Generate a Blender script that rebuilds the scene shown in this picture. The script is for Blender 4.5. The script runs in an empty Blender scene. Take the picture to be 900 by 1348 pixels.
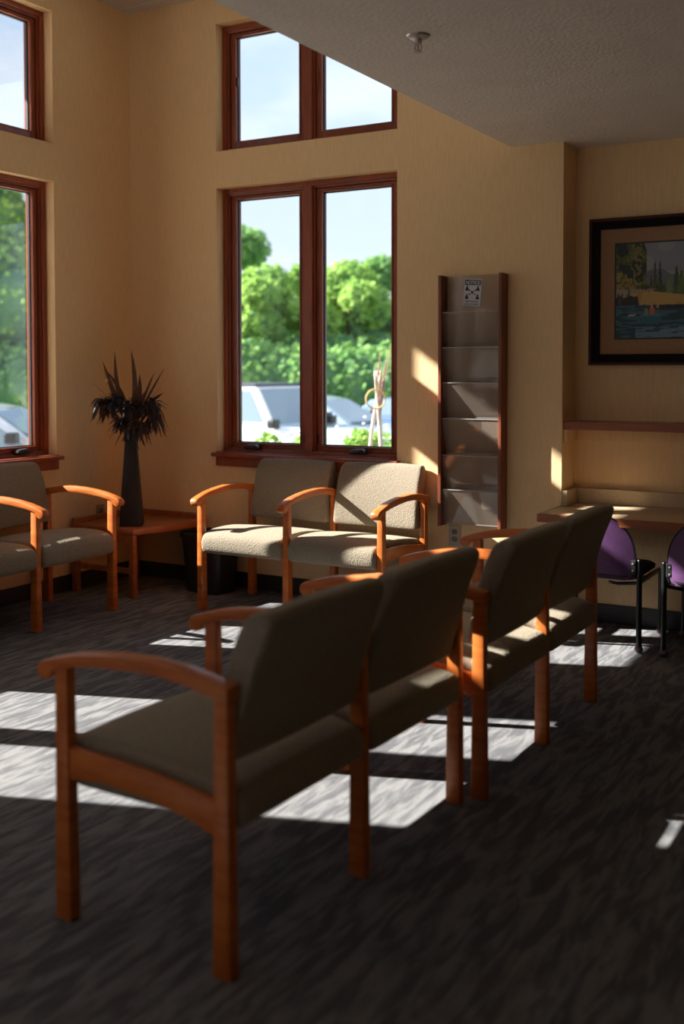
import bpy, bmesh, math, random
import numpy as np
from mathutils import Vector, Matrix
sc = bpy.context.scene
COL = sc.collection
PI = math.pi
rnd = random.Random(7)

# ------------------------------------------------------------------ camera
F, PITCH, ROLL, YAW, SHIFT = 1411.5, .0381, -.0011, .5227, 134.4
CAM = Vector((4.7842, -5.5005, 1.3748))
fw = Vector((-math.sin(YAW), math.cos(YAW), 0)); rt = Vector((math.cos(YAW), math.sin(YAW), 0)); up = Vector((0, 0, 1))
f2 = fw * math.cos(PITCH) - up * math.sin(PITCH); u2 = up * math.cos(PITCH) + fw * math.sin(PITCH)
r3 = rt * math.cos(ROLL) + u2 * math.sin(ROLL); u3 = u2 * math.cos(ROLL) - rt * math.sin(ROLL)
cam = bpy.data.cameras.new('camera'); camo = bpy.data.objects.new('camera', cam); COL.objects.link(camo)
m = Matrix((r3, u3, -f2)).transposed().to_4x4(); m.translation = CAM
camo.matrix_world = m
cam.sensor_width = 36; cam.sensor_fit = 'AUTO'; cam.lens = F / 1348 * 36
cam.shift_y = -SHIFT / 1348
cam.clip_start = .05; cam.clip_end = 400
cam.dof.use_dof = True; cam.dof.focus_distance = 5.2; cam.dof.aperture_fstop = 1.6
sc.camera = camo

# ------------------------------------------------------------------ light and exposure
sc.view_settings.view_transform = 'Standard'; sc.view_settings.look = 'None'
sc.view_settings.exposure = 0.95; sc.view_settings.gamma = 1.0
sc.view_settings.use_curve_mapping = False
sc.cycles.max_bounces = 10; sc.cycles.diffuse_bounces = 6; sc.cycles.transparent_max_bounces = 24
sc.cycles.caustics_reflective = False; sc.cycles.caustics_refractive = False
sc.cycles.sample_clamp_indirect = 4.0
sun = bpy.data.lights.new('sun', 'SUN'); suno = bpy.data.objects.new('sun', sun); COL.objects.link(suno)
sun.energy = 11.4; sun.angle = math.radians(.53); sun.color = (1, .95, .88)
suno.rotation_euler = Vector((1, .356, -.679)).to_track_quat('-Z', 'Y').to_euler()
suno.location = (-6, -2, 6)

world = bpy.data.worlds.new('sky'); sc.world = world; world.use_nodes = True
wn, wl = world.node_tree.nodes, world.node_tree.links; wn.clear()
wo = wn.new('ShaderNodeOutputWorld'); wb = wn.new('ShaderNodeBackground')
tc = wn.new('ShaderNodeTexCoord'); mp = wn.new('ShaderNodeMapping'); mp.inputs['Scale'].default_value = (1, 1, 2.6)
nz = wn.new('ShaderNodeTexNoise'); nz.inputs['Scale'].default_value = 4.2; nz.inputs['Detail'].default_value = 6; nz.inputs['Roughness'].default_value = .55
cr = wn.new('ShaderNodeValToRGB'); cr.color_ramp.elements[0].position = .42; cr.color_ramp.elements[1].position = .70
sepw = wn.new('ShaderNodeSeparateXYZ'); gr = wn.new('ShaderNodeValToRGB')
gr.color_ramp.elements[0].position = 0; gr.color_ramp.elements[0].color = (.74, .83, .92, 1)
gr.color_ramp.elements[1].position = .7; gr.color_ramp.elements[1].color = (.26, .48, .86, 1)
mx = wn.new('ShaderNodeMix'); mx.data_type = 'RGBA'; mx.inputs[7].default_value = (.86, .91, .98, 1)
wl.new(tc.outputs['Generated'], mp.inputs[0]); wl.new(mp.outputs[0], nz.inputs['Vector']); wl.new(nz.outputs[0], cr.inputs[0])
wl.new(tc.outputs['Generated'], sepw.inputs[0]); wl.new(sepw.outputs[2], gr.inputs[0])
wl.new(cr.outputs[0], mx.inputs[0]); wl.new(gr.outputs[0], mx.inputs[6]); wl.new(mx.outputs[2], wb.inputs[0]); wl.new(wb.outputs[0], wo.inputs[0])
wb.inputs[1].default_value = .70

# ------------------------------------------------------------------ materials
def mat(name, col, rough=.6, metal=0.0, spec=.5, col2=None, scale=8, stretch=(1, 1, 1), bump=0.0, bscale=None, detail=4, lo=.35, hi=.65, coat=0, sheen=0, coords='Object', bstretch=None, trans=None):
    M = bpy.data.materials.new(name); M.use_nodes = True
    n, l = M.node_tree.nodes, M.node_tree.links; b = n['Principled BSDF']
    b.inputs['Base Color'].default_value = (*col, 1); b.inputs['Roughness'].default_value = rough
    b.inputs['Metallic'].default_value = metal; b.inputs['Specular IOR Level'].default_value = spec
    b.inputs['Coat Weight'].default_value = coat; b.inputs['Sheen Weight'].default_value = sheen
    t = n.new('ShaderNodeTexCoord')
    def noise(sc_, st):
        mpn = n.new('ShaderNodeMapping'); mpn.inputs['Scale'].default_value = st
        nn = n.new('ShaderNodeTexNoise'); nn.inputs['Scale'].default_value = sc_; nn.inputs['Detail'].default_value = detail
        l.new(t.outputs[coords], mpn.inputs[0]); l.new(mpn.outputs[0], nn.inputs['Vector']); return nn
    if col2:
        nn = noise(scale, stretch); r = n.new('ShaderNodeValToRGB')
        r.color_ramp.elements[0].position = lo; r.color_ramp.elements[0].color = (*col, 1)
        r.color_ramp.elements[1].position = hi; r.color_ramp.elements[1].color = (*col2, 1)
        l.new(nn.outputs[0], r.inputs[0]); l.new(r.outputs[0], b.inputs['Base Color'])
    if bump:
        nb = noise(bscale or scale, bstretch or stretch); bp = n.new('ShaderNodeBump'); bp.inputs['Strength'].default_value = bump; bp.inputs['Distance'].default_value = .01
        l.new(nb.outputs[0], bp.inputs['Height']); l.new(bp.outputs[0], b.inputs['Normal'])
    return M

WALL = mat('wall_covering', (.81, .565, .305), .75, col2=(.86, .615, .345), scale=90, stretch=(1, 1, .12), bump=.12, bscale=140, spec=.25)
ALC = WALL
SOFF = mat('ceiling_plaster', (.76, .69, .62), .9, col2=(.80, .73, .655), scale=5, bump=.5, bscale=60, spec=.1)
TILE = mat('ceiling_tile', (.62, .58, .52), .9, col2=(.70, .66, .60), scale=60, bump=.3, spec=.1)
GRIDM = mat('ceiling_grid_paint', (.7, .68, .64), .6)
BASE = mat('baseboard_rubber', (.034, .033, .036), .5, spec=.4)
WOODC = mat('chair_wood', (.47, .110, .014), .40, col2=(.60, .170, .032), scale=9, stretch=(.5, .5, 4), bump=.03, spec=.4, coat=.08)
WOODC2 = mat('chair_wood_horizontal', (.47, .110, .014), .40, col2=(.60, .170, .032), scale=9, stretch=(4, .6, 4), bump=.03, spec=.4, coat=.08)
WOODT = mat('table_wood', (.34, .10, .032), .34, col2=(.43, .145, .05), scale=7, stretch=(4, .7, 4), bump=.02, coat=.2)
TRIM = mat('window_wood', (.24, .050, .018), .36, col2=(.32, .075, .028), scale=8, stretch=(2, 2, .6), bump=.03, coat=.2)
RACKW = mat('rack_wood', (.15, .034, .012), .42, col2=(.24, .062, .024), scale=8, stretch=(2, 2, .5), bump=.03)
DESKW = mat('desk_edge_wood', (.26, .065, .02), .35, col2=(.33, .095, .034), scale=9, stretch=(.5, 3, 3), coat=.2)
DESKT = mat('desk_laminate', (.50, .37, .23), .45, col2=(.55, .42, .27), scale=60, spec=.4)
BLACKP = mat('black_plastic', (.012, .012, .014), .42, col2=(.017, .017, .02), scale=30)
BRONZE = mat('dark_bronze', (.045, .035, .03), .35, metal=.6)
BLACKM = mat('black_metal_tube', (.014, .014, .016), .28, metal=.3, spec=.6)
PURP = mat('purple_plastic', (.105, .042, .125), .38, col2=(.12, .05, .145), scale=30, spec=.5)
DKSEAT = mat('dark_seat_fabric', (.03, .018, .035), .9)
FOOTB = mat('foot_ball_plastic', (.16, .10, .11), .45)
VASE = mat('vase_ceramic', (.010, .006, .005), .5, col2=(.020, .012, .010), scale=12, bump=.1)
PLATE = mat('outlet_plate_steel', (.42, .38, .33), .35, metal=.5)
OUTL = mat('outlet_socket', (.20, .15, .11), .5)
WHITEP = mat('white_plastic', (.7, .68, .66), .4)
SPRK = mat('sprinkler_metal', (.50, .46, .42), .35, metal=.7)
FRAMEB = mat('picture_frame_black', (.008, .005, .005), .75, spec=.15)
FRAMER = mat('picture_frame_edge', (.06, .017, .010), .6, spec=.25)
MAT_ = mat('picture_mat_board', (.33, .19, .10), .9, col2=(.36, .21, .115), scale=60)
LINER = mat('picture_liner', (.012, .02, .015), .5)
STICK = mat('notice_white', (.66, .66, .68), .5)
INK = mat('notice_ink', (.035, .035, .05), .6)
STEM = mat('dried_stem', (.10, .05, .025), .8)
DRIED = mat('dried_leaf_dark', (.020, .010, .010), .7, col2=(.045, .020, .014), scale=30)
DRIED2 = mat('dried_leaf_brown', (.085, .035, .016), .7, col2=(.13, .06, .025), scale=30)
DRIEDB = mat('dried_bloom_blue_black', (.016, .018, .026), .8, col2=(.035, .03, .035), scale=40)
PODM = mat('dried_pod_gold', (.5, .27, .08), .6)
EXT = mat('exterior_stucco', (.5, .42, .33), .9, bump=.2)
ASPH = mat('pale_concrete_lot', (.55, .53, .50), .9, col2=(.63, .61, .57), scale=20, bump=.2)
SOIL = mat('mulch', (.09, .06, .04), .95, col2=(.14, .10, .06), scale=15, bump=.5)
CURB = mat('concrete_curb', (.56, .53, .48), .9, col2=(.62, .59, .54), scale=6, bump=.1)
GRASS = mat('grass_ground', (.10, .22, .04), .95, col2=(.16, .30, .06), scale=6, bump=.4)
BARK = mat('bark', (.10, .07, .05), .9, bump=.5)
CARW = mat('car_paint_white', (.78, .82, .85), .25, coat=.8)
CARS = mat('car_paint_silver_blue', (.42, .52, .64), .25, metal=.2, coat=.8)
CARD = mat('car_paint_deep_blue', (.12, .20, .34), .25, metal=.2, coat=.8)
CARG = mat('car_paint_silver', (.62, .66, .70), .22, metal=.3, coat=.8)
CROOF = mat('car_soft_top', (.05, .055, .07), .7)
CGLASS = mat('car_glass', (.20, .27, .32), .08, spec=.8)
TYRE = mat('tyre_rubber', (.02, .02, .02), .8)
RIM = mat('wheel_rim', (.5, .5, .52), .3, metal=.9)
LAMPM = mat('headlight_lens', (.8, .82, .85), .15)
BIRCH = mat('white_stake_paint', (.75, .72, .68), .7, col2=(.5, .42, .36), scale=12)
TWIG = mat('pink_twigs', (.42, .24, .18), .8)
RINGM = mat('rope_ring', (.62, .48, .22), .7)
REDBOX = mat('red_planter', (.30, .035, .03), .6)
FLWM = mat('flower_petal_pale', (.85, .78, .82), .6)

def fabric(name, c1, c2, c3):
    M = bpy.data.materials.new(name); M.use_nodes = True; n, l = M.node_tree.nodes, M.node_tree.links; b = n['Principled BSDF']
    b.inputs['Roughness'].default_value = .9; b.inputs['Specular IOR Level'].default_value = .2; b.inputs['Sheen Weight'].default_value = .25; b.inputs['Sheen Roughness'].default_value = .5
    b.inputs['Sheen Tint'].default_value = (.9, .8, .6, 1)
    t = n.new('ShaderNodeTexCoord')
    v = n.new('ShaderNodeTexVoronoi'); v.inputs['Scale'].default_value = 150
    nn = n.new('ShaderNodeTexNoise'); nn.inputs['Scale'].default_value = 330; nn.inputs['Detail'].default_value = 2
    l.new(t.outputs['Object'], v.inputs['Vector']); l.new(t.outputs['Object'], nn.inputs['Vector'])
    mxx = n.new('ShaderNodeMix'); mxx.data_type = 'RGBA'; mxx.inputs[6].default_value = (*c1, 1); mxx.inputs[7].default_value = (*c2, 1)
    mr = n.new('ShaderNodeMapRange'); mr.inputs[1].default_value = .1; mr.inputs[2].default_value = .6; l.new(v.outputs['Distance'], mr.inputs[0]); l.new(mr.outputs[0], mxx.inputs[0])
    m2 = n.new('ShaderNodeMix'); m2.data_type = 'RGBA'; m2.inputs[7].default_value = (*c3, 1); l.new(mxx.outputs[2], m2.inputs[6])
    r2 = n.new('ShaderNodeMapRange'); r2.inputs[1].default_value = .45; r2.inputs[2].default_value = .7; r2.inputs[4].default_value = .6; l.new(nn.outputs[0], r2.inputs[0]); l.new(r2.outputs[0], m2.inputs[0])
    l.new(m2.outputs[2], b.inputs['Base Color'])
    bp = n.new('ShaderNodeBump'); bp.inputs['Strength'].default_value = .5; bp.inputs['Distance'].default_value = .004
    l.new(v.outputs['Distance'], bp.inputs['Height']); l.new(bp.outputs[0], b.inputs['Normal'])
    return M
FAB = fabric('seat_fabric', (.29, .245, .185), (.21, .175, .126), (.385, .335, .262))
FABD = mat('seat_underside_cloth', (.02, .018, .016), .95)

def carpet():
    M = bpy.data.materials.new('carpet'); M.use_nodes = True; n, l = M.node_tree.nodes, M.node_tree.links; b = n['Principled BSDF']
    b.inputs['Roughness'].default_value = 1; b.inputs['Specular IOR Level'].default_value = .05
    t = n.new('ShaderNodeTexCoord')
    def nz_(scale, st, det, dist=0):
        mpn = n.new('ShaderNodeMapping'); mpn.inputs['Scale'].default_value = st; mpn.inputs['Rotation'].default_value = (0, 0, .12)
        q = n.new('ShaderNodeTexNoise'); q.inputs['Scale'].default_value = scale; q.inputs['Detail'].default_value = det; q.inputs['Distortion'].default_value = dist
        l.new(t.outputs['Object'], mpn.inputs[0]); l.new(mpn.outputs[0], q.inputs['Vector']); return q
    a = nz_(3.4, (7.5, 1.35, 1), 4, .8); c = nz_(9, (5, .9, 1), 4, .6); fine = nz_(260, (1, 1, 1), 2)
    r = n.new('ShaderNodeValToRGB'); e = r.color_ramp.elements
    e[0].position = .43; e[0].color = (.122, .122, .131, 1); e[1].position = .57; e[1].color = (.235, .232, .234, 1)
    x = r.color_ramp.elements.new(.5); x.color = (.168, .167, .174, 1)
    ma = n.new('ShaderNodeMix'); ma.data_type = 'FLOAT'; ma.inputs[0].default_value = .30
    l.new(a.outputs[0], ma.inputs[2]); l.new(c.outputs[0], ma.inputs[3]); l.new(ma.outputs[0], r.inputs[0])
    mu = n.new('ShaderNodeMix'); mu.data_type = 'RGBA'; mu.blend_type = 'MULTIPLY'; mu.inputs[0].default_value = 1
    fr = n.new('ShaderNodeMapRange'); fr.inputs[1].default_value = .25; fr.inputs[2].default_value = .75; fr.inputs[3].default_value = .72; fr.inputs[4].default_value = 1.2
    l.new(fine.outputs[0], fr.inputs[0]); l.new(r.outputs[0], mu.inputs[6]); l.new(fr.outputs[0], mu.inputs[7]); l.new(mu.outputs[2], b.inputs['Base Color'])
    bp = n.new('ShaderNodeBump'); bp.inputs['Strength'].default_value = .6; bp.inputs['Distance'].default_value = .004; l.new(fine.outputs[0], bp.inputs['Height']); l.new(bp.outputs[0], b.inputs['Normal'])
    return M
CARPET = carpet()

def seethrough(name, gloss, diff=0.0, tint=(1, 1, 1), dcol=(.8, .75, .68), rough=.02):
    M = bpy.data.materials.new(name); M.use_nodes = True; n, l = M.node_tree.nodes, M.node_tree.links; n.clear()
    o = n.new('ShaderNodeOutputMaterial'); tr = n.new('ShaderNodeBsdfTransparent'); tr.inputs[0].default_value = (*tint, 1)
    g = n.new('ShaderNodeBsdfGlossy'); g.inputs['Roughness'].default_value = rough
    fr = n.new('ShaderNodeFresnel'); fr.inputs[0].default_value = 1.45
    mm = n.new('ShaderNodeMath'); mm.operation = 'MULTIPLY'; mm.inputs[1].default_value = gloss; l.new(fr.outputs[0], mm.inputs[0])
    m1 = n.new('ShaderNodeMixShader'); l.new(mm.outputs[0], m1.inputs[0])
    if diff:
        d = n.new('ShaderNodeBsdfDiffuse'); d.inputs[0].default_value = (*dcol, 1)
        m0 = n.new('ShaderNodeMixShader'); m0.inputs[0].default_value = diff; l.new(tr.outputs[0], m0.inputs[1]); l.new(d.outputs[0], m0.inputs[2]); l.new(m0.outputs[0], m1.inputs[1])
    else: l.new(tr.outputs[0], m1.inputs[1])
    l.new(g.outputs[0], m1.inputs[2]); l.new(m1.outputs[0], o.inputs[0])
    return M
GLASS = seethrough('window_glass', .22, tint=(.97, .98, .98))
ACRYL = seethrough('acrylic_sheet', 1.0, diff=.15, tint=(.97, .95, .93), dcol=(.82, .68, .55), rough=.06)
ACRYE = seethrough('acrylic_edge', 1.0, diff=.45, dcol=(.85, .8, .75), rough=.15)

def leafmat(name, c1, c2, tr=.35):
    M = bpy.data.materials.new(name); M.use_nodes = True; n, l = M.node_tree.nodes, M.node_tree.links; n.clear()
    o = n.new('ShaderNodeOutputMaterial'); d = n.new('ShaderNodeBsdfDiffuse'); t = n.new('ShaderNodeBsdfTranslucent'); mm = n.new('ShaderNodeMixShader'); mm.inputs[0].default_value = tr
    tc_ = n.new('ShaderNodeTexCoord'); q = n.new('ShaderNodeTexNoise'); q.inputs['Scale'].default_value = 1.3; q.inputs['Detail'].default_value = 3; r = n.new('ShaderNodeValToRGB')
    r.color_ramp.elements[0].position = .35; r.color_ramp.elements[0].color = (*c1, 1); r.color_ramp.elements[1].position = .65; r.color_ramp.elements[1].color = (*c2, 1)
    l.new(tc_.outputs['Object'], q.inputs['Vector']); l.new(q.outputs[0], r.inputs[0]); l.new(r.outputs[0], d.inputs[0]); l.new(r.outputs[0], t.inputs[0])
    l.new(d.outputs[0], mm.inputs[1]); l.new(t.outputs[0], mm.inputs[2]); l.new(mm.outputs[0], o.inputs[0]); return M
LEAFA = leafmat('leaf_bright', (.22, .40, .09), (.42, .60, .17))
LEAFB = leafmat('leaf_mid', (.15, .31, .10), (.30, .48, .16))
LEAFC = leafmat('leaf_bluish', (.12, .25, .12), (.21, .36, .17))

# ------------------------------------------------------------------ helpers
def empty(name, loc=(0, 0, 0), rz=0.0):
    o = bpy.data.objects.new(name, None); COL.objects.link(o); o.location = loc; o.rotation_euler = (0, 0, rz); o.empty_display_size = .1; return o
def tag(o, label=None, cat=None, group=None, kind=None):
    if label: o['label'] = label
    if cat: o['category'] = cat
    if group: o['group'] = group
    if kind: o['kind'] = kind
    return o
def obj(name, bm, m, parent=None, smooth=None, mats=None):
    me = bpy.data.meshes.new(name); bm.normal_update(); bm.to_mesh(me); bm.free()
    for mm in (mats or [m]): me.materials.append(mm)
    o = bpy.data.objects.new(name, me); COL.objects.link(o)
    if smooth is not None:
        me.polygons.foreach_set('use_smooth', [True] * len(me.polygons))
        if smooth < 3: me.set_sharp_from_angle(angle=smooth)
    if parent: o.parent = parent
    return o
def box(bm, a, b, bev=0.0):
    a, b = Vector(a), Vector(b)
    lo = Vector([min(a[i], b[i]) for i in range(3)]); hi = Vector([max(a[i], b[i]) for i in range(3)])
    r = bmesh.ops.create_cube(bm, size=1.0)
    for v in r['verts']: v.co = Vector([(lo[i] + hi[i]) / 2 + v.co[i] * (hi[i] - lo[i]) for i in range(3)])
    if bev:
        es = list({e for v in r['verts'] for e in v.link_edges})
        bmesh.ops.bevel(bm, geom=es, offset=bev, segments=2, profile=.5, affect='EDGES')
    return bm
def B(*boxes, bev=0.0):
    bm = bmesh.new()
    for a, b in boxes: box(bm, a, b, bev)
    return bm
def taper(bm, c0, s0, c1, s1, bev=0.0):
    """box from section s0 at c0 up to section s1 at c1 (centres with z)"""
    vs = []
    for c, s in ((c0, s0), (c1, s1)):
        for dx, dy in ((-1, -1), (1, -1), (1, 1), (-1, 1)):
            vs.append(bm.verts.new((c[0] + dx * s[0] / 2, c[1] + dy * s[1] / 2, c[2])))
    fs = [bm.faces.new([vs[i] for i in q]) for q in ((3, 2, 1, 0), (4, 5, 6, 7), (0, 1, 5, 4), (1, 2, 6, 5), (2, 3, 7, 6), (3, 0, 4, 7))]
    if bev: bmesh.ops.bevel(bm, geom=list({e for f in fs for e in f.edges}), offset=bev, segments=2, profile=.5, affect='EDGES')
    return bm
def prism(bm, pts, x0, x1, bev=0.0, axis='X'):
    """closed polygon pts (a,b) extruded along axis: X -> (x,a,b)"""
    def P(x, a, b): return (x, a, b) if axis == 'X' else ((a, x, b) if axis == 'Y' else (a, b, x))
    v0 = [bm.verts.new(P(x0, *p)) for p in pts]; v1 = [bm.verts.new(P(x1, *p)) for p in pts]
    n = len(pts); fs = [bm.faces.new(v0), bm.faces.new(v1[::-1])]
    for i in range(n): fs.append(bm.faces.new((v0[i], v1[i], v1[(i + 1) % n], v0[(i + 1) % n])))
    bmesh.ops.recalc_face_normals(bm, faces=fs)
    if bev: bmesh.ops.bevel(bm, geom=list(fs[0].edges) + list(fs[1].edges), offset=bev, segments=2, profile=.5, affect='EDGES')
    return bm
def tube(bm, pts, rad, seg=10, caps=True):
    pts = [Vector(p) for p in pts]; rs = rad if isinstance(rad, (list, tuple)) else [rad] * len(pts)
    rings = []; prev = None
    for i, p in enumerate(pts):
        d = (pts[min(i + 1, len(pts) - 1)] - pts[max(i - 1, 0)]).normalized()
        if prev is None: a = d.orthogonal().normalized()
        else: a = (prev - d * prev.dot(d)).normalized()
        prev = a; b = d.cross(a)
        rings.append([bm.verts.new(p + (a * math.cos(2 * PI * k / seg) + b * math.sin(2 * PI * k / seg)) * rs[i]) for k in range(seg)])
    for i in range(len(rings) - 1):
        for k in range(seg): bm.faces.new((rings[i][k], rings[i][(k + 1) % seg], rings[i + 1][(k + 1) % seg], rings[i + 1][k]))
    if caps: bm.faces.new(rings[0][::-1]); bm.faces.new(rings[-1])
    return bm
def ball(bm, c, r, sub=2, sq=(1, 1, 1)):
    q = bmesh.ops.create_icosphere(bm, subdivisions=sub, radius=1)
    for v in q['verts']: v.co = Vector((c[0] + v.co.x * r * sq[0], c[1] + v.co.y * r * sq[1], c[2] + v.co.z * r * sq[2]))
    return bm
def cyl(bm, c0, c1, r, seg=20, r2=None): return tube(bm, [c0, c1], [r, r if r2 is None else r2], seg)
def smoothpoly(pts, n):
    """Catmull-Rom closed resample"""
    out = []; N = len(pts); pts = [Vector(p) for p in pts]
    for i in range(N):
        p0, p1, p2, p3 = pts[i - 1], pts[i], pts[(i + 1) % N], pts[(i + 2) % N]
        for k in range(n):
            t = k / n
            out.append(.5 * ((2 * p1) + (p2 - p0) * t + (2 * p0 - 5 * p1 + 4 * p2 - p3) * t * t + (3 * p1 - p0 - 3 * p2 + p3) * t ** 3))
    return out
def cushion(bm, prof, x0, x1, r, fn=None, nst=14, crown=0.0):
    """loft a closed profile (u,z) over x with rounded ends"""
    prof = smoothpoly(prof, 5); n = len(prof)
    cu = sum(p[0] for p in prof) / n; cz = sum(p[1] for p in prof) / n
    hu = (max(p[0] for p in prof) - min(p[0] for p in prof)) / 2; hz = (max(p[1] for p in prof) - min(p[1] for p in prof)) / 2
    st = []
    for k in range(5):
        a = (k / 5) * PI / 2; st.append((x0 + r * (1 - math.cos(PI / 2 - a) if 0 else r * 0 + (1 - math.sin(a)) * 0), 0))
    st = []
    for k in range(6):
        a = k / 5 * PI / 2; st.append((x0 + r * (1 - math.sin(a)) if False else x0 + r * (1 - math.cos(a)), r * (1 - math.sin(a))))
    mid = [(x0 + r + (x1 - x0 - 2 * r) * k / nst, 0) for k in range(1, nst)]
    st = st + mid + [(x0 + x1 - x, i) for x, i in st[::-1]]
    rings = []
    for x, ins in st:
        w = 1 - ((x - (x0 + x1) / 2) / ((x1 - x0) / 2)) ** 2
        ring = []
        for p in prof:
            ku = 1 - ins / hu; kz = 1 - ins / hz
            u = cu + (p[0] - cu) * ku; z = cz + (p[1] - cz) * kz
            if p[1] > cz: z += crown * w
            v = (x, -u, z)
            if fn: v = fn(*v)
            ring.append(bm.verts.new(v))
        rings.append(ring)
    for i in range(len(rings) - 1):
        for k in range(n): bm.faces.new((rings[i][k], rings[i][(k + 1) % n], rings[i + 1][(k + 1) % n], rings[i + 1][k]))
    bm.faces.new(rings[0]); bm.faces.new(rings[-1][::-1]); bmesh.ops.recalc_face_normals(bm, faces=bm.faces)
    return bm
def copy_tree(o, parent=None):
    c = o.copy(); COL.objects.link(c)
    if parent: c.parent = parent
    for ch in [k for k in bpy.data.objects if k.parent == o]: copy_tree(ch, c)
    return c
def struct(name, bm, m, parent=None, **k):
    o = obj(name, bm, m, parent, **k)
    if parent is None: o['kind'] = 'structure'
    return o

# ------------------------------------------------------------------ room shell
ZC, ZS, SX = 3.709, 2.567, 2.668      # high ceiling, lower ceiling, x of its edge
AX, AY = 2.960, .218                  # alcove start and depth
ZLB, ZLT, ZUB, ZUT = .849, 2.514, 2.743, 3.534
WO = (.7036, 1.98); LO = [(-1.972, -.696), (-3.990, -2.690), (-6.60, -5.32)]; FILL_FO = [(.40, 1.68), (2.0, 3.28)]  # last left opening and the front ones are unseen, added to let in daylight
XR, YF, WT, ZR = 7.6, -8.6, .22, 4.40
struct('floor', B(((-.22, YF, -.15), (XR, AY + .15, 0))), CARPET)
b_ = []
for z0, z1, op in ((0, ZLB, 0), (ZLB, ZLT, 1), (ZLT, ZUB, 0), (ZUB, ZUT, 1), (ZUT, ZR, 0)):
    if op: b_ += [((-WT, 0, z0), (WO[0], WT, z1)), ((WO[1], 0, z0), (AX, WT, z1))]
    else: b_.append(((-WT, 0, z0), (AX, WT, z1)))
struct('wall_back', B(*b_), WALL)
struct('wall_alcove', B(((AX - .25, AY, 0), (XR, AY + .18, ZR))), WALL)
b_ = []
for z0, z1, op in ((0, ZLB, 0), (ZLB, ZLT, 1), (ZLT, ZUB, 0), (ZUB, ZUT, 1), (ZUT, ZR, 0)):
    if op: b_ += [((-WT, LO[0][1], z0), (0, 0, z1)), ((-WT, LO[1][1], z0), (0, LO[0][0], z1)), ((-WT, LO[2][1], z0), (0, LO[1][0], z1)), ((-WT, YF, z0), (0, LO[2][0], z1))]
    else: b_.append(((-WT, YF, z0), (0, 0, z1)))
struct('wall_left', B(*b_), WALL)
struct('wall_right', B(((XR, YF, 0), (XR + .2, AY + .18, ZR))), WALL)
b_ = []
for z0, z1, ops in ((0, ZLB, []), (ZLB, ZLT, FILL_FO), (ZLT, ZUB, []), (ZUB, ZUT, FILL_FO[:1]), (ZUT, ZR, [])):
    ed = [-WT] + [e for q in ops for e in q] + [XR + .2]
    for a, b in zip(ed[::2], ed[1::2]): b_.append(((a, YF - WT, z0), (b, YF, z1)))
struct('wall_front', B(*b_), WALL)
struct('trim_1', B(((0, -.007, 0), (AX + .007, 0, .1)), ((AX, -.007, 0), (AX + .007, AY, .1)), ((AX, AY - .007, 0), (XR, AY, .1)), bev=.002), BASE).name = 'baseboard_back'
struct('baseboard_left', B(((0, YF, 0), (.007, 0, .1)), bev=.002), BASE)
# high ceiling: tiles laid in a grid
ceil = struct('ceiling', B(((-.2, YF, ZC + .02), (XR + .2, AY + .18, ZC + .12))), TILE)
tb = B(((.004, .004, 0), (.596, .596, .018)), bev=.003)
t0 = obj('ceiling_tile', tb, TILE, ceil); first = True
OX, OY = -.08, -.12
grid = bmesh.new()
for i in range(5):
    for j in range(7):
        t = t0 if first else t0.copy()
        if not first: COL.objects.link(t)
        first = False; t.parent = ceil; t.location = (OX + i * .6, OY - .6 * j, ZC + .001)
t = None
for i in range(6): box(grid, (OX + i * .6 - .012, YF, ZC - .003), (OX + i * .6 + .012, .0, ZC))
for j in range(15): box(grid, (0, OY - .6 * j + .6 - .012, ZC - .003), (SX, OY - .6 * j + .6 + .012, ZC - .0005))
obj('ceiling_grid', grid, GRIDM, ceil)
low = bmesh.new(); box(low, (SX, YF, ZS), (XR, AY, ZC + .02))
struct('ceiling_lower', low, SOFF)
roof = B(((-2.2, YF - 2, ZR), (XR + 2, AY + .55, ZR + .22)))  # unseen overhang, edge placed to cut the sun strips from the upper windows
struct('unseen_roof_overhang', roof, EXT)

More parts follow.
